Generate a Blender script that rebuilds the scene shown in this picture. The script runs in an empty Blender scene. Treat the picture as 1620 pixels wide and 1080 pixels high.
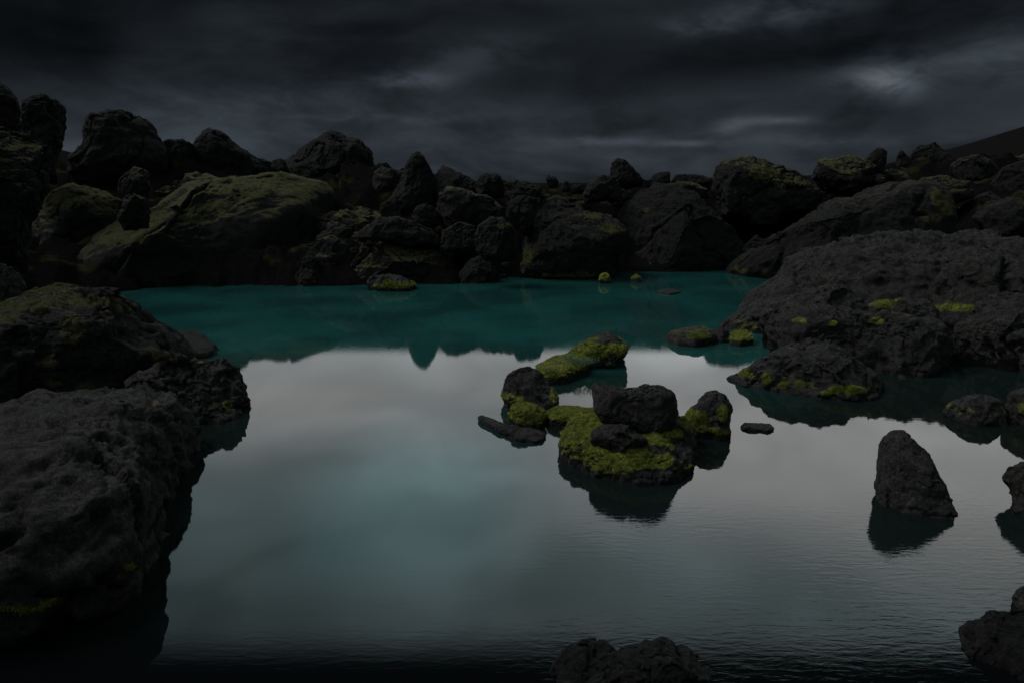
import bpy, math, random
import numpy as np
from mathutils import Vector
random.seed(7); RNG = np.random.default_rng(11)
S = bpy.context.scene
COL = S.collection

# ------------------------------------------------------------ camera maths
CAM_H = 4.0; F = 1080.0; PITCH = math.atan(250/1080.0)
cp, sp = math.cos(PITCH), math.sin(PITCH)
CAM = np.array([0, 0, CAM_H])
def ray(x, y):
    u = (x-810)/F; v = (540-y)/F
    return np.array([u, cp+v*sp, -sp+v*cp])
def at_y(x, y, Y):
    d = ray(x, y); return CAM + d*(Y/d[1])
def on_z(x, y, z=0.0):
    d = ray(x, y); return CAM + d*((z-CAM_H)/d[2])
def project(P):
    q = P-CAM
    dep = q[:, 1]*cp - q[:, 2]*sp
    up = q[:, 1]*sp + q[:, 2]*cp
    return 810+F*q[:, 0]/dep, 540-F*up/dep

# ------------------------------------------------------------ numpy noise
def _h(i, j, k, seed):
    n = (i*374761393 + j*668265263 + k*2147483647 + seed*974634777) & 0xffffffff
    n = ((n ^ (n >> 13))*1274126177) & 0xffffffff
    n = ((n ^ (n >> 15))*2246822519) & 0xffffffff
    return (n ^ (n >> 16)) & 0xffffffff
def vnoise(P, seed=0):
    I = np.floor(P).astype(np.int64); f = P-I
    w = f*f*f*(f*(f*6-15)+10)
    r = np.zeros(len(P))
    for dx in (0, 1):
        for dy in (0, 1):
            for dz in (0, 1):
                h = _h(I[:, 0]+dx, I[:, 1]+dy, I[:, 2]+dz, seed)/4294967295.0
                r += h*(w[:, 0] if dx else 1-w[:, 0])*(w[:, 1] if dy else 1-w[:, 1])*(w[:, 2] if dz else 1-w[:, 2])
    return r*2-1
def fbm(P, octv=5, seed=0, gain=.5, ridged=False):
    a = 1; r = np.zeros(len(P)); t = 0
    for o in range(octv):
        n = vnoise(P*(2.03**o)+17.3*o, seed+o*13)
        if ridged: n = 1-2*np.abs(n)
        r += a*n; t += a; a *= gain
    return r/t
def worley(P, seed=0):
    I = np.floor(P).astype(np.int64); f = P-I
    d1 = np.full(len(P), 9.0); d2 = np.full(len(P), 9.0)
    for dx in (-1, 0, 1):
        for dy in (-1, 0, 1):
            for dz in (-1, 0, 1):
                h = _h(I[:, 0]+dx, I[:, 1]+dy, I[:, 2]+dz, seed)
                ox = (h & 1023)/1023.; oy = ((h >> 10) & 1023)/1023.; oz = ((h >> 20) & 1023)/1023.
                d = np.sqrt((dx+ox-f[:, 0])**2+(dy+oy-f[:, 1])**2+(dz+oz-f[:, 2])**2)
                m = d < d1
                d2 = np.where(m, d1, np.minimum(d2, d)); d1 = np.where(m, d, d1)
    return d1, d2
def sstep(a, b, x):
    t = np.clip((x-a)/(b-a), 0, 1); return t*t*(3-2*t)

# ------------------------------------------------------------ node helpers
def new_mat(name):
    m = bpy.data.materials.new(name); m.use_nodes = True
    nt = m.node_tree; nt.nodes.clear()
    return m, nt
class N:
    def __init__(s, nt): s.nt = nt
    def node(s, t, **kw):
        n = s.nt.nodes.new(t)
        for k, v in kw.items(): setattr(n, k, v)
        return n
    def link(s, a, b): s.nt.links.new(a, b)
    def setin(s, sock, v):
        if hasattr(v, 'is_linked'): s.link(v, sock)
        else: sock.default_value = v
    def m(s, op, a, b=None, c=None, clamp=False):
        n = s.node('ShaderNodeMath', operation=op, use_clamp=clamp)
        s.setin(n.inputs[0], a)
        if b is not None: s.setin(n.inputs[1], b)
        if c is not None: s.setin(n.inputs[2], c)
        return n.outputs[0]
    def ss(s, x, a, b):
        n = s.node('ShaderNodeMapRange', interpolation_type='SMOOTHSTEP')
        s.setin(n.inputs[0], x); n.inputs[1].default_value = a; n.inputs[2].default_value = b
        return n.outputs[0]
    def noise(s, vec, scale, detail=6, rough=.6, dist=0):
        n = s.node('ShaderNodeTexNoise')
        if vec is not None: s.link(vec, n.inputs['Vector'])
        n.inputs['Scale'].default_value = scale; n.inputs['Detail'].default_value = detail
        n.inputs['Roughness'].default_value = rough; n.inputs['Distortion'].default_value = dist
        return n.outputs['Fac']
    def mix(s, f, a, b, blend='MIX'):
        n = s.node('ShaderNodeMix', data_type='RGBA', blend_type=blend)
        s.setin(n.inputs[0], f)
        for k, v in ((6, a), (7, b)):
            if isinstance(v, tuple): v = (*v, 1)[:4]
            s.setin(n.inputs[k], v)
        return n.outputs[2]
    def mapping(s, vec, sc, rot=(0, 0, 0)):
        n = s.node('ShaderNodeMapping'); s.link(vec, n.inputs[0])
        n.inputs['Scale'].default_value = sc; n.inputs['Rotation'].default_value = rot
        return n.outputs[0]

def rock_material(name, dark, light, moss_a, moss_b, speck=.5, spec=.2):
    m, nt = new_mat(name); n = N(nt)
    geo = n.node('ShaderNodeNewGeometry'); pos = geo.outputs['Position']
    at = n.node('ShaderNodeAttribute', attribute_name='moss'); moss = at.outputs['Fac']
    oi = n.node('ShaderNodeObjectInfo'); rnd = oi.outputs['Random']
    big = n.noise(pos, 0.9, 6, .65); mid = n.noise(pos, 7, 8, .75, .4); fine = n.noise(pos, 38, 6, .75)
    grit = n.noise(pos, 15, 10, .88)
    c = n.mix(n.ss(n.m('ADD', n.m('MULTIPLY', mid, .45), n.m('MULTIPLY', grit, .55)), .41, .62), dark, light)
    c = n.mix(n.m('MULTIPLY', n.ss(n.noise(pos, 48, 5, .8), .52, .40), .75), c, (.005, .005, .005))
    c = n.mix(n.m('MULTIPLY', n.ss(big, .45, .62), .4*min(1, speck*2)), c, (.022, .020, .018))
    vor = n.node('ShaderNodeTexVoronoi'); n.link(pos, vor.inputs['Vector']); vor.inputs['Scale'].default_value = 13
    sk = n.m('MULTIPLY', n.ss(vor.outputs['Distance'], .27, .10), n.ss(n.noise(pos, 2.6, 4, .6), .46, .66))
    c = n.mix(n.m('MULTIPLY', sk, speck*.7), c, (.15, .145, .13))
    sk2 = n.m('MULTIPLY', n.ss(n.noise(pos, 30, 8, .85), .56, .64), speck*1.2)
    c = n.mix(sk2, c, (.17, .165, .155))
    lich = n.m('MULTIPLY', n.ss(n.noise(pos, 1.7, 7, .75), .60, .70), .60*speck)
    c = n.mix(lich, c, (.12, .105, .075))
    pa = n.node('ShaderNodeAttribute', attribute_name='pale')
    c = n.mix(n.m('MULTIPLY', n.ss(n.m('ADD', pa.outputs['Fac'], n.m('MULTIPLY', n.m('SUBTRACT', grit, .5), 1.2)), .4, .8), .5), c, (.26, .19, .13))
    # wet dark band just over the water
    sx = n.node('ShaderNodeSeparateXYZ'); n.link(pos, sx.inputs[0])
    wet = n.ss(n.m('ADD', sx.outputs[2], n.m('MULTIPLY', mid, .12)), .16, .05)
    c = n.mix(n.m('MULTIPLY', wet, .55), c, (.008, .008, .008))
    mc = n.mix(n.ss(n.noise(pos, 7, 10, .85), .38, .64), moss_a, moss_b)
    mc = n.mix(n.m('MULTIPLY', n.ss(n.noise(pos, 22, 6, .85), .52, .40), .8), mc, (.022, .022, .006))
    mc = n.mix(n.m('MULTIPLY', n.ss(n.noise(pos, 1.3, 5, .6), .5, .7), .55), mc, (.13, .105, .045))
    mc = n.mix(n.m('MULTIPLY', n.ss(n.noise(pos, 2.6, 7, .7), .50, .66), .6), mc, moss_a)
    edge = n.m('ADD', moss, n.m('MULTIPLY', n.m('SUBTRACT', n.noise(pos, 9, 9, .85), .5), 2.0))
    mm = n.m('MULTIPLY', n.ss(edge, .32, .78), n.ss(moss, .08, .30))
    col = n.mix(mm, c, mc)
    h = n.m('ADD', n.m('MULTIPLY', mid, 1.0), n.m('MULTIPLY', grit, .75))
    h = n.m('ADD', h, n.m('MULTIPLY', fine, .25))
    b = n.node('ShaderNodeBump'); b.inputs['Strength'].default_value = .9; b.inputs['Distance'].default_value = .16
    n.link(h, b.inputs['Height'])
    p = n.node('ShaderNodeBsdfPrincipled'); n.link(col, p.inputs['Base Color'])
    n.link(n.m('SUBTRACT', .92, n.m('MULTIPLY', wet, .35)), p.inputs['Roughness'])
    p.inputs['Specular IOR Level'].default_value = spec
    n.link(b.outputs[0], p.inputs['Normal'])
    o = n.node('ShaderNodeOutputMaterial'); n.link(p.outputs[0], o.inputs[0])
    return m
MR = rock_material('basalt_with_moss', (.012, .012, .0125), (.098, .094, .092), (.06, .095, .014), (.38, .38, .058))
MRF = rock_material('far_basalt', (.005, .005, .0055), (.024, .0235, .024), (.035, .035, .012), (.085, .08, .028), .3)
MRG = rock_material('ground_basalt', (.005, .005, .005), (.016, .0155, .0155), (.016, .017, .008), (.034, .034, .016), .08, .0)
MRO = rock_material('olive_moss_basalt', (.005, .005, .0055), (.028, .027, .028), (.035, .038, .013), (.115, .112, .045), .35)

def leaf_material(name, a, b):
    m, nt = new_mat(name); n = N(nt)
    geo = n.node('ShaderNodeNewGeometry')
    c = n.mix(n.ss(n.noise(geo.outputs['Position'], 6, 5, .7), .35, .65), a, b)
    c2 = n.mix(n.ss(n.noise(geo.outputs['Position'], 60, 2, .6), .3, .7), c, a)
    p = n.node('ShaderNodeBsdfPrincipled'); n.link(c2, p.inputs['Base Color'])
    p.inputs['Roughness'].default_value = .8; p.inputs['Specular IOR Level'].default_value = .2
    o = n.node('ShaderNodeOutputMaterial'); n.link(p.outputs[0], o.inputs[0])
    return m
MMOSS = leaf_material('moss_fronds', (.10, .135, .018), (.34, .345, .06))
MMOSSO = leaf_material('olive_moss_fronds', (.04, .042, .015), (.13, .125, .05))
MPLANT = leaf_material('blue_green_leaves', (.05, .095, .06), (.11, .17, .11))
MGRASS = leaf_material('straw_grass', (.10, .10, .03), (.2, .18, .07))

# ------------------------------------------------------------ meshes
_ico = {}
def ico(level):
    if level not in _ico:
        import bmesh
        bm = bmesh.new(); bmesh.ops.create_icosphere(bm, subdivisions=level, radius=1)
        bm.verts.ensure_lookup_table()
        v = np.array([x.co[:] for x in bm.verts]); f = np.array([[a.index for a in q.verts] for q in bm.faces], dtype=np.int32)
        v /= np.linalg.norm(v, axis=1)[:, None]
        bm.free(); _ico[level] = (v, f)
    return _ico[level]
def vnormals(P, Fc):
    a, b, c = P[Fc[:, 0]], P[Fc[:, 1]], P[Fc[:, 2]]
    fn = np.cross(b-a, c-a); vn = np.zeros_like(P)
    for k in range(3):
        for ax in range(3):
            vn[:, ax] += np.bincount(Fc[:, k], weights=fn[:, ax], minlength=len(P))
    return vn/np.maximum(np.linalg.norm(vn, axis=1), 1e-12)[:, None]
def mk_mesh(name, P, Fc, mat, moss=None, smooth=True):
    me = bpy.data.meshes.new(name); n = len(P); nf = len(Fc); k = Fc.shape[1]
    me.vertices.add(n); me.vertices.foreach_set('co', P.astype(np.float32).ravel())
    me.loops.add(nf*k); me.loops.foreach_set('vertex_index', Fc.astype(np.int32).ravel())
    me.polygons.add(nf); me.polygons.foreach_set('loop_start', np.arange(0, nf*k, k, dtype=np.int32))
    me.polygons.foreach_set('loop_total', np.full(nf, k, dtype=np.int32))
    me.update(calc_edges=True); me.validate()
    if smooth: me.polygons.foreach_set('use_smooth', np.ones(nf, dtype=bool))
    if moss is not None:
        at = me.attributes.new('moss', 'FLOAT', 'POINT'); at.data.foreach_set('value', moss.astype(np.float32))
    me.materials.append(mat); return me
def link(name, me, label=None, cat=None, group=None, kind=None, parent=None, loc=(0, 0, 0)):
    o = bpy.data.objects.new(name, me); COL.objects.link(o); o.location = loc
    if label: o['label'] = label
    if cat: o['category'] = cat
    if group: o['group'] = group
    if kind: o['kind'] = kind
    if parent is not None: o.parent = parent
    return o

def poly_radius(poly, ang):
    """distance from the origin to the outline in each direction"""
    r = np.zeros(len(ang)); d = np.stack([np.cos(ang), np.sin(ang)], 1)
    m = len(poly)
    for i in range(m):
        a = poly[i]; e = poly[(i+1) % m]-a
        den = d[:, 0]*e[1]-d[:, 1]*e[0]
        den = np.where(np.abs(den) < 1e-9, 1e-9, den)
        t = (a[0]*e[1]-a[1]*e[0])/den
        s = (a[0]*d[:, 1]-a[1]*d[:, 0])/den
        ok = (t > 0) & (s >= -1e-6) & (s <= 1+1e-6)
        r = np.where(ok, np.maximum(r, t), r)
    return r
def centroid(poly):
    x, y = poly[:, 0], poly[:, 1]; x1, y1 = np.roll(x, -1), np.roll(y, -1)
    c = x*y1-x1*y; A = c.sum()/2
    return np.array([((x+x1)*c).sum()/(6*A), ((y+y1)*c).sum()/(6*A)]), abs(A)

NB = [0]; TRACED = []
def inside(poly, x, y):
    if x < poly[:, 0].min() or x > poly[:, 0].max() or y < poly[:, 1].min() or y > poly[:, 1].max(): return False
    c = False; m = len(poly)
    for i in range(m):
        x1, y1 = poly[i]; x2, y2 = poly[i-1]
        if (y1 > y) != (y2 > y) and x < (x2-x1)*(y-y1)/(y2-y1)+x1: c = not c
    return c
def roughen(P, Fc, size, seed, rough=1.0, center=None, fac=1.0):
    """lumps, chiselled facets and grain on a closed rock surface"""
    n = vnormals(P, Fc)
    off = np.array([seed*3.7, seed*1.3, seed*.9])
    q = P/size
    d = fbm(q*1.7+off, 3, seed)*.085*size
    P = P+n*(d*rough)[:, None]
    n = vnormals(P, Fc)
    w1, w2 = worley(q*3.2+fbm(q*2+off, 2, seed)[:, None]*.35+off, seed)
    d = -(np.clip(.22-(w2-w1), 0, 1))*.045*size*fac - .02*size*w1*fac
    d += fbm(q*6+off, 4, seed+5, .55, ridged=True)*.016*size
    g = fbm(P*4.0+off, 5, seed+9, .62)*min(.06, .05*size)
    g += -np.abs(fbm(P*1.6+off, 4, seed+3, .6))*min(.12, .09*size)
    P = P+n*((d+g)*rough)[:, None]
    n = vnormals(P, Fc)
    # fissures and broken ledges
    wq = q*1.25+fbm(q*2.6+off, 3, seed+61)[:, None]*.35+off
    cr = fbm(wq, 3, seed+63, .5); cr2 = fbm(P*2.4+off, 4, seed+65, .6)
    dd = -np.exp(-(cr/.030)**2)*.045*size*fac-np.exp(-(cr2/.035)**2)*min(.05, .03*size)
    nzm = sstep(.0, .35, fbm(q*1.3+off, 2, seed+69))
    st = fbm(q*np.array([1.1, 1.1, 3.4])+off, 3, seed+67, .5)*7
    dd += (np.abs((st % 1.0)-.5)-.25)*.012*size*fac*nzm
    pit, _ = worley(P*6.0+off, seed+71)
    dd += -np.clip(.33-pit, 0, 1)*min(.10, .07*size)
    return P+n*(dd*rough)[:, None]

def moss_fuzz(parent, P, Fc, moss, count, length, mat, label=None):
    """moss fronds: short curved blades standing on the mossy faces"""
    nrm = vnormals(P, Fc)
    tri = P[Fc]; ar = np.linalg.norm(np.cross(tri[:, 1]-tri[:, 0], tri[:, 2]-tri[:, 0]), axis=1)
    mv = moss[Fc].mean(1); vis = (tri[:, :, 2].mean(1) > .02)
    wgt = ar*np.clip(mv-.42, 0, 1)*vis
    if wgt.sum() <= 0: return None
    idx = RNG.choice(len(Fc), count, p=wgt/wgt.sum())
    u = RNG.random((count, 2)); u.sort(1)
    b = np.stack([u[:, 0], u[:, 1]-u[:, 0], 1-u[:, 1]], 1)
    p0 = (tri[idx]*b[:, :, None]).sum(1); nn = nrm[Fc[idx, 0]]
    d = nn*.8+RNG.normal(0, .55, (count, 3))+np.array([0, 0, .35]); d /= np.linalg.norm(d, axis=1)[:, None]
    s = np.cross(d, RNG.normal(0, 1, (count, 3))); s /= np.linalg.norm(s, axis=1)[:, None]
    L = length*(.5+RNG.random(count)); W = L*.20
    V = np.stack([p0-s*W[:, None]-nn*.01, p0+s*W[:, None]-nn*.01, p0+d*L[:, None]], 1).reshape(-1, 3)
    Ff = np.arange(count*3).reshape(-1, 3)
    return link('moss', mk_mesh('moss', V, Ff, mat, smooth=False), parent=parent, kind='stuff')

def finish(name, label, cat, P, Fc, seed, mat, moss, spots, group, fuzz, moss_lift, size, bare=(), pale=()):
    n = vnormals(P, Fc); mv = np.zeros(len(P))
    top, band, thr = moss
    nz = fbm(P*1.1+seed, 5, seed+21, .6); nz2 = fbm(P*5+seed, 4, seed+31, .6)
    if top > 0:
        mv = sstep(thr-.16, thr+.16, n[:, 2]+nz*.42+nz2*.12)*min(1, top*1.4)*sstep(.5-top*.62, .62-top*.62, nz*.5+.5)
    if band > 0:
        zb = sstep(.06, .14, P[:, 2]+nz2*.05)*(1-sstep(.22+.4*band, .5+.6*band, P[:, 2]+nz*.3))
        mv = np.maximum(mv, zb*sstep(.60-.6*band, .85-.6*band, nz*.5+.5+nz2*.12)*sstep(-.35, .1, n[:, 2]))
    if spots:
        X, Yp = project(P)
        for (x, y, rx, ry) in spots:
            d = np.sqrt(((X-x)/rx)**2+((Yp-y)/ry)**2)+nz*.9+nz2*.7
            mv = np.maximum(mv, 1-sstep(.45, 1.15, d))
    if bare:
        X, Yp = project(P)
        for (x, y, rx, ry) in bare:
            d = np.sqrt(((X-x)/rx)**2+((Yp-y)/ry)**2)+nz*.9+nz2*.9
            mv = mv*sstep(.5, 1.2, d)
    mv = mv*sstep(.05, .13, P[:, 2]+nz2*.10)
    lump = (.55+.45*fbm(P*3.2+seed, 4, seed+41, .6))*moss_lift
    lump += moss_lift*.6*fbm(P*11+seed, 3, seed+43, .6)
    P = P+n*(lump*mv)[:, None]
    c = P.mean(0); lo = P[:, 2].min(); org = np.array([c[0], c[1], lo])
    me = mk_mesh(name, P-org, Fc, mat, mv)
    if pale:
        X, Yp = project(P); pv = np.zeros(len(P))
        for (x, y, rx, ry) in pale:
            pv = np.maximum(pv, 1-sstep(.4, 1.1, np.sqrt(((X-x)/rx)**2+((Yp-y)/ry)**2)+nz*.8+nz2*.8))
        at = me.attributes.new('pale', 'FLOAT', 'POINT'); at.data.foreach_set('value', pv.astype(np.float32))
    o = link(name, me, label, cat, group, loc=org)
    if fuzz:
        cnt, ln = fuzz
        moss_fuzz(o, P-org+np.array([0, 0, 0.0]), Fc, mv*(P[:, 2] > .03), cnt, ln, MMOSSO if mat is not MR else MMOSS)
    return o

def rock(label, outline, Y=None, wl=None, depth=.42, k=.78, moss=(0, 0, .6), spots=(), mat=None, name='boulder',
         cat='boulder', level=None, rough=1.0, group='boulders around the pool', fuzz=None, seed=None, lift=.05, cuts=8, flat=0, bare=(), pale=()):
    NB[0] += 1; seed = seed or NB[0]*7+3
    px = np.array(outline, float)
    ctr, _ = centroid(px)
    wpx = np.ptp(px[:, 0]); hpx = np.ptp(px[:, 1])
    if level is None: level = 7 if wpx > 170 and min(wpx, hpx) > 90 else (6 if wpx > 38 else 5)
    rs = np.random.default_rng(seed)
    planes = []
    for i in range(cuts):
        v = rs.normal(0, 1, 3); v[1] = -abs(v[1])-.75; v /= np.linalg.norm(v); planes.append((v, rs.uniform(.66, .92)))
    def shape(Yc, lv):
        V, Fc = ico(lv)
        d0 = ray(*ctr); n = d0/np.linalg.norm(d0); C = CAM+d0*(Yc/d0[1])
        e1 = np.cross(n, [0, 0, 1]); e1 /= np.linalg.norm(e1); e2 = np.cross(e1, n)
        pl = []
        for x, y in px:
            d = ray(x, y); t = np.dot(C-CAM, n)/np.dot(d, n); q = CAM+d*t-C
            pl.append((q@e1, q@e2))
        pl = np.array(pl); sz = math.sqrt(centroid(pl)[1])
        W = V.copy()
        for v, dd in planes:
            e = np.maximum(0, W@v-dd); W -= v*(e*.9)[:, None]
        s = np.sqrt(W[:, 0]**2+W[:, 2]**2); ang = np.arctan2(W[:, 2], W[:, 0])
        # outline radius, lightly averaged over neighbouring angles
        R = (poly_radius(pl, ang)*2+poly_radius(pl, ang+.05)+poly_radius(pl, ang-.05))/4
        D = depth*min(np.ptp(pl[:, 0]), np.ptp(pl[:, 1])*1.8)
        rr = R*np.minimum(s, 1)**k
        P = C+e1*(rr*np.cos(ang))[:, None]+e2*(rr*np.sin(ang))[:, None]+n*(np.sign(W[:, 1])*np.abs(W[:, 1])**.9*D)[:, None]
        return P, Fc, sz, C
    if Y is None:
        lo, hi = 1.5, 90.0
        for _ in range(22):
            mid = (lo+hi)/2; P, _f, sz, C = shape(mid, 4)
            m = P[:, 2] > 0.0
            if not m.any(): hi = mid; continue
            yy = project(P[m])[1].max()
            # farther away the rock sits deeper for rays below the horizon
            if yy < wl: hi = mid
            else: lo = mid
        Y = (lo+hi)/2
    TRACED.append((px, Y)); P, Fc, sz, C = shape(Y, level)
    P = roughen(P, Fc, sz, seed, rough)
    return finish(name, label, cat, P, Fc, seed, mat or (MR if Y < 24 else MRF), moss, spots, group, fuzz, lift, sz, bare, pale)

def slab(label, outline, H, moss=(0, 0, .6), k=.5, spots=(), mat=None, name='rock', cat='rock', level=6, rough=.6, group='boulders around the pool',
         fuzz=None, seed=None, lift=.04, under=.35, z0=0, tilt=(0, 0), side=.8, bare=(), cuts=0, fac=1.0, pale=()):
    """a low rock whose waterline is the traced footprint"""
    NB[0] += 1; seed = seed or NB[0]*7+3
    pts = np.array([on_z(x, y, z0) for x, y in outline]); c, A = centroid(pts[:, :2]); sz = math.sqrt(A)
    V, Fc = ico(level); V = V.copy(); rs = np.random.default_rng(seed)
    for i in range(cuts):
        v = rs.normal(0, 1, 3); v[2] = abs(v[2])+.5; v[1] = -abs(v[1]); v /= np.linalg.norm(v)
        V = V-v*(np.maximum(0, V@v-rs.uniform(.70, .92))*.9)[:, None]
    s = np.sqrt(V[:, 0]**2+V[:, 1]**2); ang = np.arctan2(V[:, 1], V[:, 0])
    R = (poly_radius(pts[:, :2]-c, ang)*2+poly_radius(pts[:, :2]-c, ang+.06)+poly_radius(pts[:, :2]-c, ang-.06))/4
    r = R*s**side
    zz = np.where(V[:, 2] > 0, H*np.abs(V[:, 2])**k, -under*np.abs(V[:, 2]))
    x = r*np.cos(ang); y = r*np.sin(ang)
    z = z0+zz+(x*tilt[0]+y*tilt[1])*(V[:, 2] > 0)*np.clip(V[:, 2]*2, 0, 1)
    P = np.stack([c[0]+x, c[1]+y, z], 1)
    P = roughen(P, Fc, sz*.55, seed, rough, fac=fac)
    return finish(name, label, cat, P, Fc, seed, mat or MR, moss, spots, group, fuzz, lift, sz, bare, pale)

# ------------------------------------------------------------ terrain, water
SKY = [(-900, 60), (-200, 160), (0, 215), (80, 240), (112, 245), (130, 235), (250, 225), (300, 240), (400, 260), (450, 268), (520, 262), (600, 268), (680, 280), (750, 290), (800, 296), (860, 297),
       (940, 297), (1030, 290), (1120, 290), (1290, 278), (1380, 258), (1440, 252), (1510, 245), (1620, 235), (1900, 190), (2600, 150)]
SHORE = [(-2600, 560), (-300, 520), (0, 490), (120, 470), (230, 455), (700, 452), (800, 442), (1000, 432), (1180, 430), (1240, 470), (1290, 500), (1400, 560), (1500, 575), (1700, 590), (2600, 700)]
def interp(T, x): return np.interp(x, [t[0] for t in T], [t[1] for t in T])
def shoreY(px):
    ys = interp(SHORE, px); return CAM_H/np.tan(np.arctan((ys-540)/F)+PITCH)
def terrain_z(X, Y):
    X = np.asarray(X, float); Y = np.asarray(Y, float)
    Ysafe = np.maximum(Y, .3); px = np.clip(810+1108*X/Ysafe, -2600, 2600)
    # far banks, in front of the camera
    Ys = shoreY(px); t = np.clip((Y-Ys)/(39-Ys), 0, 1)
    ysh = interp(SHORE, px); ysk = interp(SKY, px)+16+14*(np.abs(px-800) > 260)
    yt = 290+(ysh-290)*(1-t)**1.25*1.0+(ysk-290)*t
    z = CAM_H+np.maximum(Y, Ys)*(290-yt)/1108.0
    z = z-3.2*sstep(1130, 1190, px)*sstep(1560, 1470, px)*sstep(17, 20, Y)*sstep(37, 31, Y)
    z = np.where(t <= 0, 0, np.minimum(z, 14)); z = z-.25+.55*np.clip((Y-Ys)/2, 0, 1)
    pool = -1.6*sstep(0, 1.6, Ys-Y); z = np.where(Y < Ys, pool-.25, z)
    # banks at the sides and behind the camera
    side = 2.8*sstep(13, 22, np.abs(X+.5)*1.0)*sstep(26, 12, Y)
    z = np.maximum(z, side-.3-1.3*(side < .01))
    near = 2.45*sstep(3.6, 1.2, Y)-1.3*(Y > 3.6)
    z = np.maximum(z, np.where(Y < 3.7, near-.3, -9))
    r = np.sqrt(X*X+Y*Y)
    z = np.where((Y > 44) | (r > 60), z+(3.0-z)*sstep(50, 95, r), z)
    a = X/Ysafe
    fr = (Y > 0)*sstep(110, 300, r)
    z = z+fr*sstep(1400, 420, r)*(36*np.exp(-((a-1.05)/.42)**2)+26*np.exp(-((a+.95)/.36)**2))
    return z
def terrain():
    ang = np.concatenate([np.linspace(-50, 50, 520), np.linspace(50, 310, 150)[1:-1]])
    ang = np.radians(90-ang)
    rad = np.concatenate([np.linspace(.4, 10, 34), np.linspace(10, 60, 190)[1:], np.geomspace(60, 4500, 60)[1:]])
    A, Rr = np.meshgrid(ang, rad); X = (Rr*np.cos(A)).ravel(); Y = (Rr*np.sin(A)).ravel()
    Z = terrain_z(X, Y); P = np.stack([X, Y, Z], 1)
    r = Rr.ravel(); nearm = sstep(70, 45, r)
    w1, w2 = worley(P*np.array([.8, .8, .2])+3, 5)
    Z = Z+nearm*(fbm(P*.35, 5, 77)*.55+(.55-w1)*.7*(Z > -.2)+fbm(P*1.4, 5, 79, .6, ridged=True)*.30*(Z > -.2))+(1-nearm)*fbm(P*.02, 5, 78)*sstep(90, 300, r)*.8
    P[:, 2] = Z
    na, nr = len(ang), len(rad); F4 = []
    i, j = np.meshgrid(np.arange(nr-1), np.arange(na), indexing='ij'); i = i.ravel(); j = j.ravel(); j2 = (j+1) % na
    F4 = np.stack([i*na+j, (i+1)*na+j, (i+1)*na+j2, i*na+j2], 1)
    F4 = F4[:, ::-1] if False else F4
    Fall = F4
    me = mk_mesh('ground', P, Fall, MRG)
    nrm = np.zeros((len(P), 3)); 
    me.calc_loop_triangles()
    vn = np.empty(len(P)*3, dtype=np.float32); me.vertices.foreach_get('normal', vn); vn = vn.reshape(-1, 3)
    if vn[:, 2].mean() < 0: me.flip_normals(); vn = -vn
    nz = fbm(P*.8, 5, 90, .6)
    mv = .8*sstep(.70, .95, vn[:, 2]+nz*.4)*sstep(-.05, .35, nz)*(P[:, 2] > .15)
    mv = np.maximum(mv, sstep(120, 260, r)*.0)*(1-.9*sstep(100, 200, r))
    at = me.attributes.new('moss', 'FLOAT', 'POINT'); at.data.foreach_set('value', mv.astype(np.float32))
    link('ground', me, kind='structure')
terrain()

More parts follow.
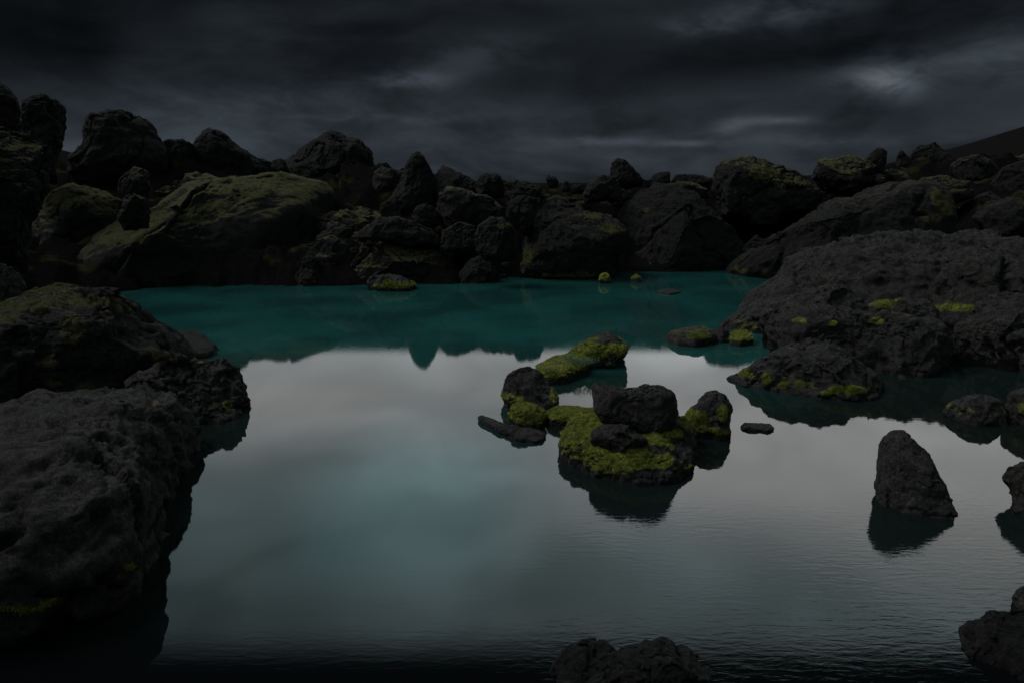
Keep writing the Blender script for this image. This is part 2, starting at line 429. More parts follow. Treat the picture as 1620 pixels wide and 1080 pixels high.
def water_material():
    m, nt = new_mat('glacial_water'); n = N(nt)
    geo = n.node('ShaderNodeNewGeometry'); pos = geo.outputs['Position']
    sx = n.node('ShaderNodeSeparateXYZ'); n.link(pos, sx.inputs[0]); y = sx.outputs[1]
    # milky silt thick in deep water, darker nearer; vignette fade to black painted in by the near shore
    nz = n.noise(pos, .35, 4, .5)
    teal = n.mix(n.ss(nz, .35, .65), (.008, .040, .038), (.010, .066, .063))
    near_vignette = n.ss(n.m('ADD', y, n.m('MULTIPLY', n.m('SUBTRACT', nz, .5), .6)), 6.6, 4.9)
    mid = n.ss(n.m('ADD', y, n.m('MULTIPLY', n.m('SUBTRACT', nz, .5), 4)), 17, 11)
    col = n.mix(mid, teal, (.006, .010, .0095))
    silt = n.m('MULTIPLY', n.ss(n.m('ADD', sx.outputs[0], n.m('MULTIPLY', n.m('SUBTRACT', nz, .5), 2)), 1.0, -1.4), n.m('MULTIPLY', n.ss(y, 5.6, 7.2), n.ss(sx.outputs[0], -3.0, -1.8)))
    col = n.mix(n.m('MULTIPLY', silt, mid), col, (.010, .036, .038))
    # right bay: dark reflection of the bank rocks painted into the water colour
    X = sx.outputs[0]
    bay = n.m('MULTIPLY', n.ss(n.m('SUBTRACT', X, n.m('MULTIPLY', y, .36)), .6, 2.6), n.ss(y, 7.5, 10))
    col = n.mix(n.m('MULTIPLY', bay, .85), col, (.006, .010, .009))
    col = n.mix(near_vignette, col, (.002, .003, .0035))
    # wind ripples: long crests across the pool, calmer far away
    q = n.mapping(pos, (1.5, 6.0, 1), (0, 0, math.radians(7)))
    r1 = n.noise(q, 2.7, 3, .5, .6); r2 = n.noise(n.mapping(pos, (1.2, 3.6, 1), (0, 0, math.radians(-9))), 7.5, 2, .5, .3)
    gust = n.ss(n.noise(n.mapping(pos, (.25, .35, 1)), 1.0, 3, .5), .36, .66)
    right = n.ss(n.m('SUBTRACT', X, n.m('MULTIPLY', y, .12)), -1.0, 1.0)
    nearw = n.ss(y, 10.5, 6.2)
    amp = n.m('ADD', .055, n.m('MULTIPLY', n.m('MULTIPLY', right, nearw), n.m('ADD', .08, n.m('MULTIPLY', gust, .42))))
    h = n.m('MULTIPLY', n.m('ADD', r1, n.m('MULTIPLY', r2, .32)), amp)
    b = n.node('ShaderNodeBump'); b.inputs['Strength'].default_value = 1.0; b.inputs['Distance'].default_value = WAVE
    n.link(h, b.inputs['Height'])
    p = n.node('ShaderNodeBsdfPrincipled'); n.link(col, p.inputs['Base Color'])
    p.inputs['Roughness'].default_value = .02; p.inputs['IOR'].default_value = 1.333
    n.link(b.outputs[0], p.inputs['Normal'])
    o = n.node('ShaderNodeOutputMaterial'); n.link(p.outputs[0], o.inputs[0])
    return m
WAVE = .0045
Wv = np.array([[-40, .5, 0], [45, .5, 0], [45, 46, 0], [-40, 46, 0]], float)
link('water', mk_mesh('water', Wv, np.array([[0, 1, 2, 3]]), water_material(), smooth=False), kind='structure')

# ------------------------------------------------------------ boulders of the skyline
GS = 'boulders along the skyline'; GF = 'boulders on the far bank'; GL = 'boulders on the left bank'; GR = 'boulders on the right bank'
GI = 'rocks standing in the pool'
rock('huge dark boulder cut by the left edge of the view, highest on the skyline', [(-90, 105), (-20, 118), (2, 128), (22, 140), (32, 155), (40, 190), (40, 270), (-90, 280)], Y=31, moss=(.3, 0, .7), group=GS)
rock('tall blocky black boulder with an overhanging right face, beside the highest boulder', [(30, 158), (45, 151), (68, 150), (85, 160), (100, 166), (106, 182), (105, 203), (101, 225), (96, 242), (93, 300), (35, 300), (26, 200)], Y=29, moss=(.3, 0, .7), group=GS)
rock('tall left bank boulder with mossy ledges below the blocky skyline boulder', [(-90, 195), (0, 195), (30, 203), (60, 218), (80, 228), (85, 262), (76, 312), (62, 352), (48, 385), (42, 430), (-90, 440)], Y=22, moss=(.55, 0, .62), mat=MRO, group=GL)
rock('big round-shouldered boulder standing against the sky right of the gap', [(100, 247), (116, 234), (127, 222), (129, 200), (131, 186), (140, 178), (152, 176), (164, 172), (195, 171), (220, 177), (240, 190), (252, 205), (259, 226), (263, 262), (250, 300), (130, 310), (98, 275)], Y=36, moss=(.3, 0, .75), group=GS)
rock('low lumpy boulder between the round-shouldered boulder and the dark peak', [(252, 228), (268, 219), (290, 220), (300, 224), (308, 232), (318, 260), (312, 285), (255, 285)], Y=38, moss=(.3, 0, .7), group=GS)
rock('dark pointed boulder with a long right slope, left part of the skyline', [(302, 240), (315, 216), (328, 203), (345, 206), (360, 216), (380, 236), (402, 250), (425, 268), (420, 290), (315, 290)], Y=40, moss=(.2, 0, .75), group=GS)
rock('small knobbly rock on the skyline just right of the dark pointed boulder', [(398, 256), (405, 250), (420, 252), (428, 258), (430, 275), (398, 275)], Y=44, group=GS, name='rock', cat='rock')
rock('squat rock on the skyline at the foot of the great peak', [(424, 262), (432, 253), (444, 248), (451, 256), (458, 270), (458, 285), (424, 285)], Y=45, group=GS, name='rock', cat='rock')
rock('great peaked rock like a small mountain, left of the skyline pillar', [(430, 310), (452, 264), (478, 242), (487, 236), (500, 226), (512, 219), (520, 211), (526, 207), (538, 209), (548, 217), (560, 219), (572, 225), (585, 238), (594, 255), (602, 268), (625, 292), (650, 340), (440, 345)], Y=51, moss=(.2, 0, .8), mat=MRF, level=7, group=GS, k=.95, rough=1.3)
rock('low rubbly ridge between the great peak and the pillar', [(590, 272), (603, 262), (612, 264), (625, 267), (640, 270), (655, 290), (650, 312), (590, 310)], Y=36, moss=(.4, 0, .6), group=GS, mat=MRO)
rock('upright pillar-shaped boulder standing on the skyline', [(636, 272), (645, 254), (654, 244), (662, 242), (671, 245), (677, 254), (682, 270), (690, 296), (690, 335), (672, 365), (610, 362), (605, 325), (622, 295)], Y=34.5, moss=(.15, 0, .7), group=GS)
rock('leaning wedge-shaped boulder right of the pillar, sloping to the right', [(682, 290), (690, 269), (699, 257), (706, 260), (722, 270), (740, 280), (765, 292), (785, 303), (785, 322), (688, 322)], Y=35, moss=(.25, 0, .7), group=GS, k=.9)
rock('two-humped rock on the skyline right of the wedge boulder', [(750, 290), (764, 277), (770, 274), (777, 279), (786, 275), (792, 277), (798, 290), (806, 304), (795, 315), (755, 312)], Y=34, moss=(.1, 0, .7), group=GS, name='rock', cat='rock')
rock('low dark rock with a peaked left end near the small square skyline stone', [(797, 302), (812, 300), (819, 287), (826, 287), (842, 293), (857, 297), (866, 312), (850, 325), (800, 325)], Y=30.5, moss=(.2, 0, .7), group=GS, name='rock', cat='rock')
rock('small square stone standing upright on the skyline', [(863, 282), (868, 277), (880, 279), (885, 285), (884, 300), (864, 300)], Y=36, group=GS, name='stone', cat='stone', level=5)
rock('tiny pointed stone beside the small square stone', [(887, 297), (895, 285), (899, 288), (904, 298), (902, 305), (888, 305)], Y=36.5, group=GS, name='stone', cat='stone', level=5)
rock('tiny flat stone at the low point of the skyline', [(903, 296), (908, 292), (920, 291), (925, 302), (922, 308), (903, 308)], Y=36.5, group=GS, name='stone', cat='stone', level=5)
rock('low boulder leaning under the rounded skyline boulder, on its left', [(922, 308), (932, 292), (943, 281), (955, 277), (970, 278), (982, 292), (985, 320), (925, 322)], Y=34.5, moss=(.35, 0, .65), group=GS, mat=MRO)
rock('rounded boulder perched highest on the middle of the skyline', [(963, 268), (966, 258), (975, 254), (987, 253), (996, 259), (1006, 269), (1018, 284), (1016, 296), (992, 300), (970, 296), (963, 283)], Y=35, group=GS)
rock('small block with a level top right of the perched rounded boulder', [(1029, 284), (1034, 275), (1050, 272), (1060, 272), (1061, 288), (1055, 300), (1030, 300)], Y=35, group=GS, name='rock', cat='rock')
rock('long flat dark slab on the skyline left of the broad dome', [(1058, 288), (1068, 277), (1082, 275), (1105, 277), (1130, 282), (1135, 302), (1070, 304)], Y=36, moss=(.2, 0, .7), group=GS, name='rock', cat='rock')
rock('pale mossy flat-topped rock under the long dark skyline slab', [(1055, 296), (1070, 288), (1095, 290), (1118, 300), (1122, 315), (1060, 320)], Y=34.5, moss=(.6, 0, .55), mat=MRO, group=GF, name='rock', cat='rock')
rock('broad dome boulder with moss down its right shoulder, on the skyline', [(1118, 305), (1123, 280), (1133, 263), (1150, 254), (1163, 256), (1172, 252), (1188, 249), (1205, 252), (1230, 261), (1258, 269), (1280, 283), (1305, 305), (1300, 345), (1130, 350)], Y=34, moss=(.5, 0, .7), spots=[(1215, 275, 40, 14), (1250, 288, 25, 12)], mat=MRO, group=GS)
rock('flat-topped mossy boulder with a shaded overhang, right of the broad dome', [(1280, 283), (1290, 262), (1293, 254), (1308, 253), (1320, 256), (1335, 250), (1352, 247), (1375, 251), (1388, 265), (1385, 290), (1355, 306), (1305, 304)], Y=36, moss=(.6, 0, .62), mat=MRO, group=GS, depth=.6)
rock('small tilted stone perched at the right end of the flat-topped boulder', [(1369, 250), (1378, 240), (1388, 233), (1397, 232), (1403, 238), (1402, 255), (1400, 275), (1375, 275)], Y=36, group=GS, name='stone', cat='stone')
rock('tiny triangular stone alone on the right skyline', [(1418, 247), (1425, 236), (1432, 240), (1439, 249), (1442, 270), (1415, 270)], Y=40, group=GS, name='stone', cat='stone', level=5)
rock('humped dark boulder where the grassy hillside meets the skyline', [(1433, 256), (1443, 238), (1457, 229), (1470, 228), (1478, 226), (1488, 232), (1505, 242), (1515, 270), (1490, 285), (1440, 280)], Y=41, moss=(.2, 0, .7), group=GS)
rock('dark boulder in the shade at the foot of the grassy hillside', [(1500, 262), (1515, 248), (1545, 244), (1570, 252), (1585, 275), (1575, 300), (1510, 300)], Y=37, moss=(.35, 0, .6), group=GR, mat=MRO)
rock('dark boulder cut by the right edge under the grassy hillside', [(1565, 290), (1585, 262), (1620, 252), (1670, 262), (1690, 310), (1600, 325)], Y=34, moss=(.3, 0, .65), group=GR)
rock('flat shadowed rock below the humped skyline boulder', [(1440, 300), (1460, 282), (1500, 278), (1535, 288), (1545, 312), (1500, 330), (1450, 322)], Y=33, moss=(.45, 0, .6), group=GR, mat=MRO)
rock('low dark boulder at the right edge above the long slope', [(1530, 345), (1550, 318), (1600, 310), (1690, 320), (1700, 385), (1560, 385)], Y=27, moss=(.3, 0, .65), group=GR)

# ------------------------------------------------------------ far bank
rock('moss-topped boulder left of the mossy cliff', [(48, 400), (52, 350), (66, 325), (80, 305), (112, 290), (150, 298), (180, 306), (205, 318), (210, 350), (195, 390), (178, 430), (100, 465), (48, 460)], Y=30, moss=(.75, 0, .5), mat=MRO, group=GL, spots=[(110, 318, 42, 14), (160, 325, 26, 10)])
rock('great cliff-like boulder with a flat olive moss top and a black overhanging face', [(100, 500), (104, 440), (112, 410), (135, 392), (158, 374), (185, 360), (225, 347), (258, 333), (285, 312), (300, 299), (325, 289), (370, 281), (420, 284), (470, 291), (512, 293), (523, 303), (521, 345), (508, 400), (500, 500), (300, 510)], wl=456, moss=(.62, 0, .66), mat=MRO, depth=.5, k=.6, group=GF, fuzz=(12000, .03), spots=[(190, 378, 45, 12), (235, 362, 30, 8), (430, 297, 100, 13), (335, 325, 45, 12), (300, 345, 30, 12), (480, 300, 45, 9)], cuts=3, rough=.85)
rock('round boulder below the round-shouldered skyline boulder', [(185, 300), (195, 272), (215, 265), (235, 272), (245, 295), (235, 318), (195, 322)], Y=30, moss=(.5, 0, .6), mat=MRO, group=GL)
rock('small mossy boulder directly left of the cliff-like boulder', [(185, 345), (190, 312), (210, 304), (232, 312), (242, 335), (235, 362), (195, 366)], Y=26.5, moss=(.5, 0, .6), mat=MRO, group=GL)
rock('wide dark boulder with a moss ridge on top, behind the small rock in the water', [(515, 450), (545, 415), (566, 392), (575, 377), (602, 372), (640, 369), (690, 378), (714, 395), (726, 420), (730, 450), (700, 490), (540, 490)], wl=450, moss=(.8, .1, .62), mat=MRO, depth=.5, k=.72, spots=[(605, 379, 36, 7), (650, 375, 35, 7), (688, 386, 22, 9)], group=GF, fuzz=(1500, .07))
rock('shadowed rock at the waterline under the cliff-like boulder', [(470, 440), (478, 408), (492, 398), (506, 410), (515, 440), (512, 470), (470, 470)], wl=452, moss=(.1, .2, .7), group=GF, name='rock', cat='rock')
rock('low sloping boulder above the moss-ridged boulder', [(560, 378), (575, 355), (600, 341), (630, 344), (665, 354), (695, 370), (705, 392), (600, 395)], Y=29, moss=(.35, 0, .65), mat=MRO, group=GF)
rock('small round grey boulder under the wedge-shaped skyline boulder', [(651, 345), (656, 329), (668, 322), (684, 325), (697, 340), (698, 356), (684, 366), (660, 364)], Y=31, moss=(.1, 0, .75), group=GF)
rock('small boulder half hidden left of the small round grey boulder', [(596, 340), (604, 322), (617, 317), (630, 325), (634, 345), (625, 358), (600, 356)], Y=33, moss=(.3, 0, .65), group=GF)
rock('broken dark outcrop between the wedge boulder and the round boulder', [(682, 345), (690, 305), (705, 291), (738, 296), (772, 308), (802, 330), (800, 360), (745, 372), (700, 368)], Y=31.5, moss=(.4, 0, .62), mat=MRO, group=GF, spots=[(715, 296, 16, 6)])
rock('dark sloping rock under the broken outcrop', [(690, 395), (700, 362), (725, 350), (750, 358), (762, 385), (755, 410), (710, 415)], Y=29.5, moss=(.4, 0, .6), mat=MRO, group=GF)
rock('large round boulder with an undercut dark belly near the far shore', [(750, 378), (757, 356), (774, 345), (794, 344), (812, 358), (822, 382), (820, 402), (803, 416), (768, 414), (752, 398)], Y=27, moss=(.45, 0, .75), spots=[(795, 358, 15, 6)], depth=.5, group=GF, cuts=3)
rock('low rough rock at the waterline below the round boulder', [(716, 445), (724, 428), (738, 414), (760, 402), (776, 412), (788, 432), (792, 450), (780, 470), (722, 470)], wl=448, moss=(.1, .35, .7), group=GF, name='rock', cat='rock')
rock('boulder with a squared top behind and right of the undercut round boulder', [(800, 335), (806, 318), (820, 310), (850, 310), (872, 325), (878, 350), (862, 372), (832, 376), (808, 358)], Y=30, moss=(.15, 0, .7), group=GF)
rock('big sloping boulder with a mossy crest and green foot at the far shore', [(800, 440), (815, 400), (835, 350), (850, 320), (880, 313), (918, 328), (950, 343), (975, 357), (987, 366), (988, 390), (975, 405), (966, 445), (950, 475), (830, 475)], wl=442, moss=(.3, .3, .75), spots=[(970, 362, 20, 9), (935, 342, 28, 6), (815, 436, 40, 10), (880, 437, 60, 7), (838, 410, 16, 22)], mat=MRO, group=GF, fuzz=(1500, .06))
rock('dark boulder filling the gap behind the largest far bank boulder', [(925, 345), (940, 318), (965, 300), (1000, 300), (1010, 330), (1000, 365), (960, 370)], Y=37, moss=(.25, 0, .65), group=GF)
rock('largest rounded boulder of the far bank, half dome with a dark hollow on its left', [(968, 400), (975, 350), (988, 320), (1010, 300), (1035, 291), (1065, 294), (1100, 309), (1135, 332), (1165, 362), (1185, 392), (1192, 415), (1180, 450), (1120, 470), (1040, 470), (1000, 440)], wl=430, moss=(.2, .3, .8), spots=[(1020, 332, 10, 4)], mat=MRO, group=GF, cuts=4, depth=.35)
rock('small boulder between the half dome and the broad dome boulder', [(1170, 330), (1182, 308), (1205, 299), (1228, 308), (1242, 330), (1232, 355), (1185, 358)], Y=33, moss=(.4, 0, .65), mat=MRO, group=GF)
rock('low boulder behind the long dark slope on the right', [(1195, 378), (1215, 345), (1250, 322), (1295, 318), (1330, 330), (1320, 370), (1230, 395)], Y=38, moss=(.2, 0, .7), group=GR)
rock('dark rock in shade right of the half dome at the far right shore', [(1165, 420), (1175, 388), (1195, 372), (1215, 380), (1218, 410), (1205, 450), (1170, 450)], wl=432, moss=(.1, .2, .7), group=GF, name='rock', cat='rock')
rock('long dark slope of rock rising right from the far shore to a mossy shoulder', [(1150, 428), (1165, 410), (1185, 396), (1220, 373), (1270, 348), (1320, 322), (1370, 297), (1410, 285), (1445, 282), (1470, 290), (1495, 312), (1512, 345), (1515, 400), (1400, 460), (1250, 480), (1165, 460)], wl=447, depth=.6, moss=(.3, .35, .72), spots=[(1490, 325, 22, 26), (1480, 345, 26, 16)], group=GR, level=7)

# ------------------------------------------------------------ right bank
rock('massive rough grey outcrop filling the right side above the bay', [(1150, 530), (1180, 482), (1232, 446), (1262, 410), (1290, 388), (1340, 371), (1400, 364), (1460, 362), (1510, 368), (1560, 372), (1620, 386), (1740, 400), (1760, 560), (1600, 640), (1300, 600)], Y=19.5, moss=(.18, 0, .85), spots=[(1500, 488, 55, 12), (1400, 482, 35, 8), (1560, 492, 40, 12)], group=GR, level=7, rough=1.5, depth=.36)
rock('low boulder sloping into the water where the right bank meets the teal water', [(1126, 535), (1140, 512), (1165, 490), (1195, 473), (1230, 464), (1262, 470), (1285, 490), (1290, 530), (1260, 570), (1160, 565)], wl=532, moss=(.1, .1, .8), group=GR, rough=1.2)
rock('small hump of grey rock between the outcrop and the long boulder below it', [(1225, 495), (1250, 468), (1290, 450), (1335, 450), (1370, 470), (1385, 500), (1360, 530), (1260, 530)], Y=16.8, moss=(.1, 0, .8), group=GR)
rock('small grey boulder lying in the green mossy hollow on the right bank', [(1408, 500), (1415, 478), (1435, 470), (1465, 474), (1485, 492), (1490, 512), (1440, 520)], Y=15.6, moss=(.1, 0, .8), group=GR)
rock('long lumpy grey boulder lying along the right shore behind the triangular rock', [(1190, 528), (1198, 510), (1225, 497), (1270, 486), (1320, 482), (1365, 486), (1410, 492), (1460, 502), (1500, 516), (1516, 540), (1512, 580), (1490, 640), (1300, 650), (1215, 585)], wl=598, moss=(.25, 0, .85), spots=[(1318, 512, 12, 5), (1265, 507, 14, 6), (1385, 508, 12, 6)], group=GR, rough=1.3, k=.7)
rock('dark right bank boulder overhanging the still bay at the right edge', [(1505, 560), (1515, 515), (1540, 480), (1580, 455), (1640, 440), (1760, 445), (1800, 600), (1740, 690), (1560, 660)], wl=606, moss=(.15, 0, .8), group=GR, rough=1.3)
rock('triangular rock in the bay with a green mossy foot', [(1146, 603), (1160, 594), (1185, 580), (1215, 560), (1245, 545), (1275, 532), (1297, 524), (1320, 530), (1340, 548), (1362, 568), (1382, 588), (1398, 612), (1390, 650), (1300, 690), (1220, 680), (1165, 630)], wl=634, moss=(0, .15, .95), spots=[(1175, 590, 14, 6), (1235, 616, 34, 8), (1290, 624, 50, 7), (1345, 616, 36, 6), (1213, 598, 10, 13)], depth=.4, group=GI, fuzz=(6000, .02), k=.75)
slab('tiny stone at the right foot of the triangular rock', [(1360, 626), (1370, 620), (1388, 622), (1391, 630), (1375, 634)], .10, group=GI, name='stone', cat='stone', level=5)
rock('low dark boulder awash in the black water near the right edge', [(1490, 650), (1503, 636), (1525, 626), (1555, 622), (1578, 630), (1594, 648), (1598, 680), (1560, 715), (1510, 700)], wl=674, moss=(0, .05, .9), group=GI)
rock('rounded boulder cut by the right edge beside the low awash boulder', [(1588, 650), (1600, 620), (1630, 606), (1680, 610), (1700, 660), (1680, 720), (1610, 710)], wl=682, moss=(.2, .2, .75), group=GI)
rock('tall upright boulder shaped like a thumb standing alone in the bright water', [(1384, 765), (1386, 725), (1387, 703), (1391, 688), (1403, 678), (1420, 674), (1438, 681), (1458, 702), (1480, 730), (1497, 758), (1511, 788), (1518, 815), (1510, 860), (1460, 880), (1395, 840)], wl=818, moss=(0, .05, .9), rough=.6, cuts=2, depth=.38, group=GI, level=7)
rock('rough boulder cut by the right edge of the view beyond the thumb-shaped boulder', [(1580, 752), (1590, 737), (1612, 729), (1660, 728), (1710, 760), (1720, 870), (1660, 890), (1610, 860), (1594, 800)], wl=835, moss=(.1, .15, .85), group=GI)

# ------------------------------------------------------------ left bank, near
rock('rounded grey boulder at the left edge behind the moss-draped boulder', [(-60, 440), (-10, 415), (18, 420), (36, 432), (43, 452), (38, 475), (15, 500), (-50, 510)], Y=15.5, moss=(.05, 0, .8), group=GL)
rock('moss-draped boulder sloping to the water, left bank', [(-110, 505), (-20, 478), (20, 455), (50, 442), (80, 436), (108, 441), (130, 448), (170, 450), (200, 466), (222, 482), (245, 503), (280, 522), (305, 540), (325, 560), (330, 600), (250, 660), (150, 700), (0, 710), (-110, 690)], wl=655, moss=(.35, .15, .85), spots=[(75, 457, 50, 15), (140, 477, 70, 11), (30, 485, 60, 12), (185, 490, 34, 10), (118, 520, 22, 24), (90, 605, 20, 14), (75, 570, 26, 18), (250, 560, 16, 10), (5, 505, 30, 8)], mat=MRO, depth=.45, group=GL, level=7, fuzz=(20000, .022), k=.78)
slab('low ledge with bright moss at the water end of the moss-draped boulder', [(262, 572), (270, 545), (290, 528), (312, 528), (330, 540), (345, 552), (340, 562), (310, 572)], .22, moss=(.2, 0, .8), mat=MRO, spots=[(285, 547, 12, 7)], group=GL, name='rock_ledge', cat='rock ledge', fuzz=(500, .05))
rock('knobbly black boulder with a pale lichen streak jutting into the water', [(195, 605), (215, 590), (240, 577), (265, 566), (288, 559), (312, 563), (340, 569), (358, 570), (370, 580), (381, 602), (383, 640), (382, 690), (355, 740), (270, 760), (205, 720)], wl=674, moss=(0, .12, .9), pale=[(312, 572, 14, 7)], spots=[(360, 640, 14, 8)], group=GL, rough=1.2, depth=.5, level=7)
slab('massive grey foreground boulder filling the lower left', [(-300, 1075), (-100, 1055), (0, 1032), (95, 1012), (175, 982), (228, 940), (254, 892), (266, 848), (268, 808), (285, 778), (312, 752), (322, 728), (315, 700), (270, 690), (100, 692), (-120, 720), (-330, 800)], 1.28, moss=(0, 0, .95), k=.72, side=.66, cuts=0, level=7, rough=1.1, under=.6, tilt=(.13, .02), fac=1.5, pale=[(246, 637, 8, 9)], spots=[(203, 895, 16, 8), (15, 962, 60, 10), (85, 955, 40, 7), (175, 915, 30, 9)], group=GL, name='boulder', cat='boulder', fuzz=(1500, .02))
rock('gravel-topped dark boulder at the bottom edge of the view', [(905, 1075), (925, 1045), (960, 1024), (1000, 1014), (1045, 1009), (1085, 1014), (1112, 1030), (1135, 1060), (1160, 1100), (1160, 1220), (900, 1220)], wl=1125, mat=MRF, moss=(0, 0, .9), group='boulders at the near shore', level=7)
rock('shadowed boulder behind the gravel-topped boulder at the bottom edge', [(850, 1090), (870, 1045), (895, 1015), (925, 1003), (950, 1008), (975, 1020), (985, 1060), (970, 1180), (850, 1180)], wl=1090, mat=MRF, moss=(0, 0, .9), group='boulders at the near shore')
rock('rough dark boulder in the lower right corner', [(1498, 1060), (1503, 1020), (1512, 992), (1532, 974), (1565, 960), (1610, 957), (1720, 965), (1760, 1060), (1720, 1190), (1520, 1180)], wl=1110, moss=(0, 0, .9), group='boulders at the near shore', level=7, rough=.9, mat=MRF)
rock('dark rock at the right edge just above the rough dark corner boulder', [(1596, 975), (1602, 945), (1625, 925), (1680, 905), (1730, 950), (1720, 1010), (1620, 1010)], wl=1000, moss=(0, 0, .9), group='boulders at the near shore')

# ------------------------------------------------------------ rocks in the middle of the pool
rock('long mossy rock with a bare crest, farthest of the central island rocks', [(893, 578), (897, 562), (910, 548), (930, 535), (948, 527), (964, 525), (979, 532), (995, 547), (993, 558), (980, 580), (950, 600), (905, 605)], wl=583, moss=(.2, .45, .85), spots=[(935, 556, 34, 12), (975, 552, 20, 12), (915, 566, 20, 8)], group=GI, fuzz=(9000, .022), level=6, depth=.6)
slab('low mossy saddle of rock joining the long mossy rock to the smooth dark boulder', [(846, 592), (866, 581), (902, 572), (936, 578), (926, 594), (890, 608), (862, 610)], .30, moss=(.95, 0, .35), group=GI, fuzz=(5000, .02), name='rock_ledge', cat='rock ledge')
rock('smooth dark round-backed boulder behind the small moss-covered stone', [(792, 620), (794, 608), (797, 597), (803, 590), (819, 581), (834, 576), (850, 581), (866, 592), (876, 606), (884, 624), (887, 640), (884, 668), (850, 690), (808, 690), (796, 645)], wl=654, moss=(0, .15, .9), spots=[(876, 626, 8, 14)], group=GI, depth=.5, rough=.8)
rock('small moss-covered stone in front of the smooth dark boulder', [(800, 662), (804, 650), (812, 642), (828, 639), (850, 641), (863, 648), (866, 662), (865, 690), (845, 705), (812, 700)], wl=680, moss=(.9, .5, .45), group=GI, name='stone', cat='stone', fuzz=(6000, .016), depth=.5)
slab('thin jagged dark slab floating flat beside the small moss-covered stone', [(755, 664), (762, 661), (775, 665), (795, 672), (820, 678), (848, 684), (864, 690), (862, 698), (845, 702), (818, 698), (800, 690), (782, 683), (764, 673)], .10, group=GI, name='rock_slab', cat='rock slab', k=.3, rough=1.4)
slab('low bright green moss neck between the small stone and the island', [(862, 662), (872, 657), (895, 655), (920, 655), (938, 660), (930, 672), (890, 676), (870, 674)], .20, moss=(1, 0, .2), group=GI, fuzz=(5000, .018), name='rock_ledge', cat='rock ledge')
slab('rounded moss-carpeted island rock carrying the square block', [(884, 702), (881, 712), (892, 733), (915, 747), (945, 758), (975, 765), (1005, 770), (1040, 769), (1068, 761), (1090, 745), (1105, 722), (1103, 702), (1082, 690), (1040, 680), (980, 672), (930, 676), (900, 688)], .50, moss=(1, 0, .30), spots=[(980, 735, 70, 16), (1073, 737, 10, 7)], bare=[(1085, 715, 26, 30), (1045, 712, 20, 7), (1040, 752, 50, 10), (905, 752, 26, 14)], group=GI, name='island_rock', cat='island rock', level=7, fuzz=(45000, .016), k=.62, lift=.045, rough=1.0, tilt=(-.02, .05))
rock('big square-cut black block sitting on the moss-carpeted island', [(937, 632), (936, 614), (941, 608), (954, 606), (965, 609), (982, 612), (1008, 611), (1042, 609), (1058, 612), (1069, 621), (1072, 637), (1075, 651), (1073, 668), (1066, 682), (1049, 690), (1026, 693), (1005, 687), (990, 677), (965, 674), (947, 668), (939, 654)], Y=9.95, moss=(0, 0, .9), group=GI, depth=.40, k=.45, rough=.85, cuts=0, level=7, name='rock_block', cat='rock block')
rock('low knobbly dark rock leaning on the front of the square block', [(934, 699), (937, 680), (950, 669), (970, 667), (996, 671), (1001, 682), (1016, 688), (1024, 698), (1008, 708), (985, 717), (962, 717), (944, 708)], Y=9.25, moss=(0, 0, .9), group=GI, name='rock', cat='rock', depth=.6, rough=1.3)
rock('egg-shaped boulder with a mossy left flank, right of the square block', [(1073, 678), (1080, 662), (1090, 645), (1105, 630), (1120, 620), (1133, 617), (1146, 624), (1156, 637), (1161, 655), (1158, 690), (1140, 715), (1100, 715), (1078, 698)], wl=696, moss=(0, .3, .9), spots=[(1096, 667, 28, 22), (1128, 684, 30, 9), (1143, 655, 8, 14)], group=GI, fuzz=(7000, .016), depth=.5, cuts=2)
slab('thin flat dark rock barely above the water right of the egg-shaped boulder', [(1170, 676), (1176, 671), (1200, 670), (1218, 673), (1228, 680), (1215, 684), (1190, 682), (1172, 681)], .07, group=GI, name='rock_slab', cat='rock slab', k=.35, rough=1.3, level=5)
slab('flat moss-capped rock reaching out from the right shore', [(1052, 538), (1068, 532), (1095, 529), (1122, 530), (1140, 537), (1130, 545), (1100, 550), (1070, 547)], .30, moss=(.3, 0, .85), spots=[(1104, 531, 26, 6)], group=GI, fuzz=(6000, .022), name='rock_ledge', cat='rock ledge', rough=.8)
rock('small dark rock between the flat moss-capped rock and the right shore', [(1124, 530), (1132, 519), (1142, 515), (1153, 521), (1158, 536), (1154, 552), (1130, 552)], wl=542, group=GI, name='rock', cat='rock')
slab('small mossy stone tucked against the low sloping boulder at the right shore', [(1152, 541), (1158, 534), (1172, 531), (1190, 537), (1192, 545), (1172, 549), (1156, 547)], .22, moss=(.8, 0, .55), group=GI, name='stone', cat='stone', fuzz=(500, .05))
rock('small grey rock with a green moss end in front of the far shore', [(577, 452), (580, 440), (590, 433), (615, 432), (635, 436), (650, 445), (660, 453), (656, 470), (620, 478), (588, 472)], wl=461, moss=(.1, .3, .85), spots=[(628, 453, 30, 8)], mat=MR, group=GI, name='rock', cat='rock', fuzz=(900, .06))
rock('small round mossy stone in the water below the dark hollow', [(946, 446), (950, 434), (957, 431), (964, 436), (967, 447), (962, 460), (950, 460)], wl=449, moss=(.9, .5, .5), mat=MR, group=GI, name='stone', cat='stone', level=5)
rock('small mossy stone right of the one below the dark hollow', [(996, 446), (1000, 437), (1006, 434), (1013, 439), (1016, 446), (1010, 456), (1000, 456)], wl=447, moss=(.9, .4, .5), mat=MR, group=GI, name='stone', cat='stone', level=5)
slab('tip of a sunken stone just breaking the far teal water', [(1036, 463), (1050, 459), (1068, 460), (1078, 464), (1060, 467)], .10, group=GI, name='stone', cat='stone', level=5)

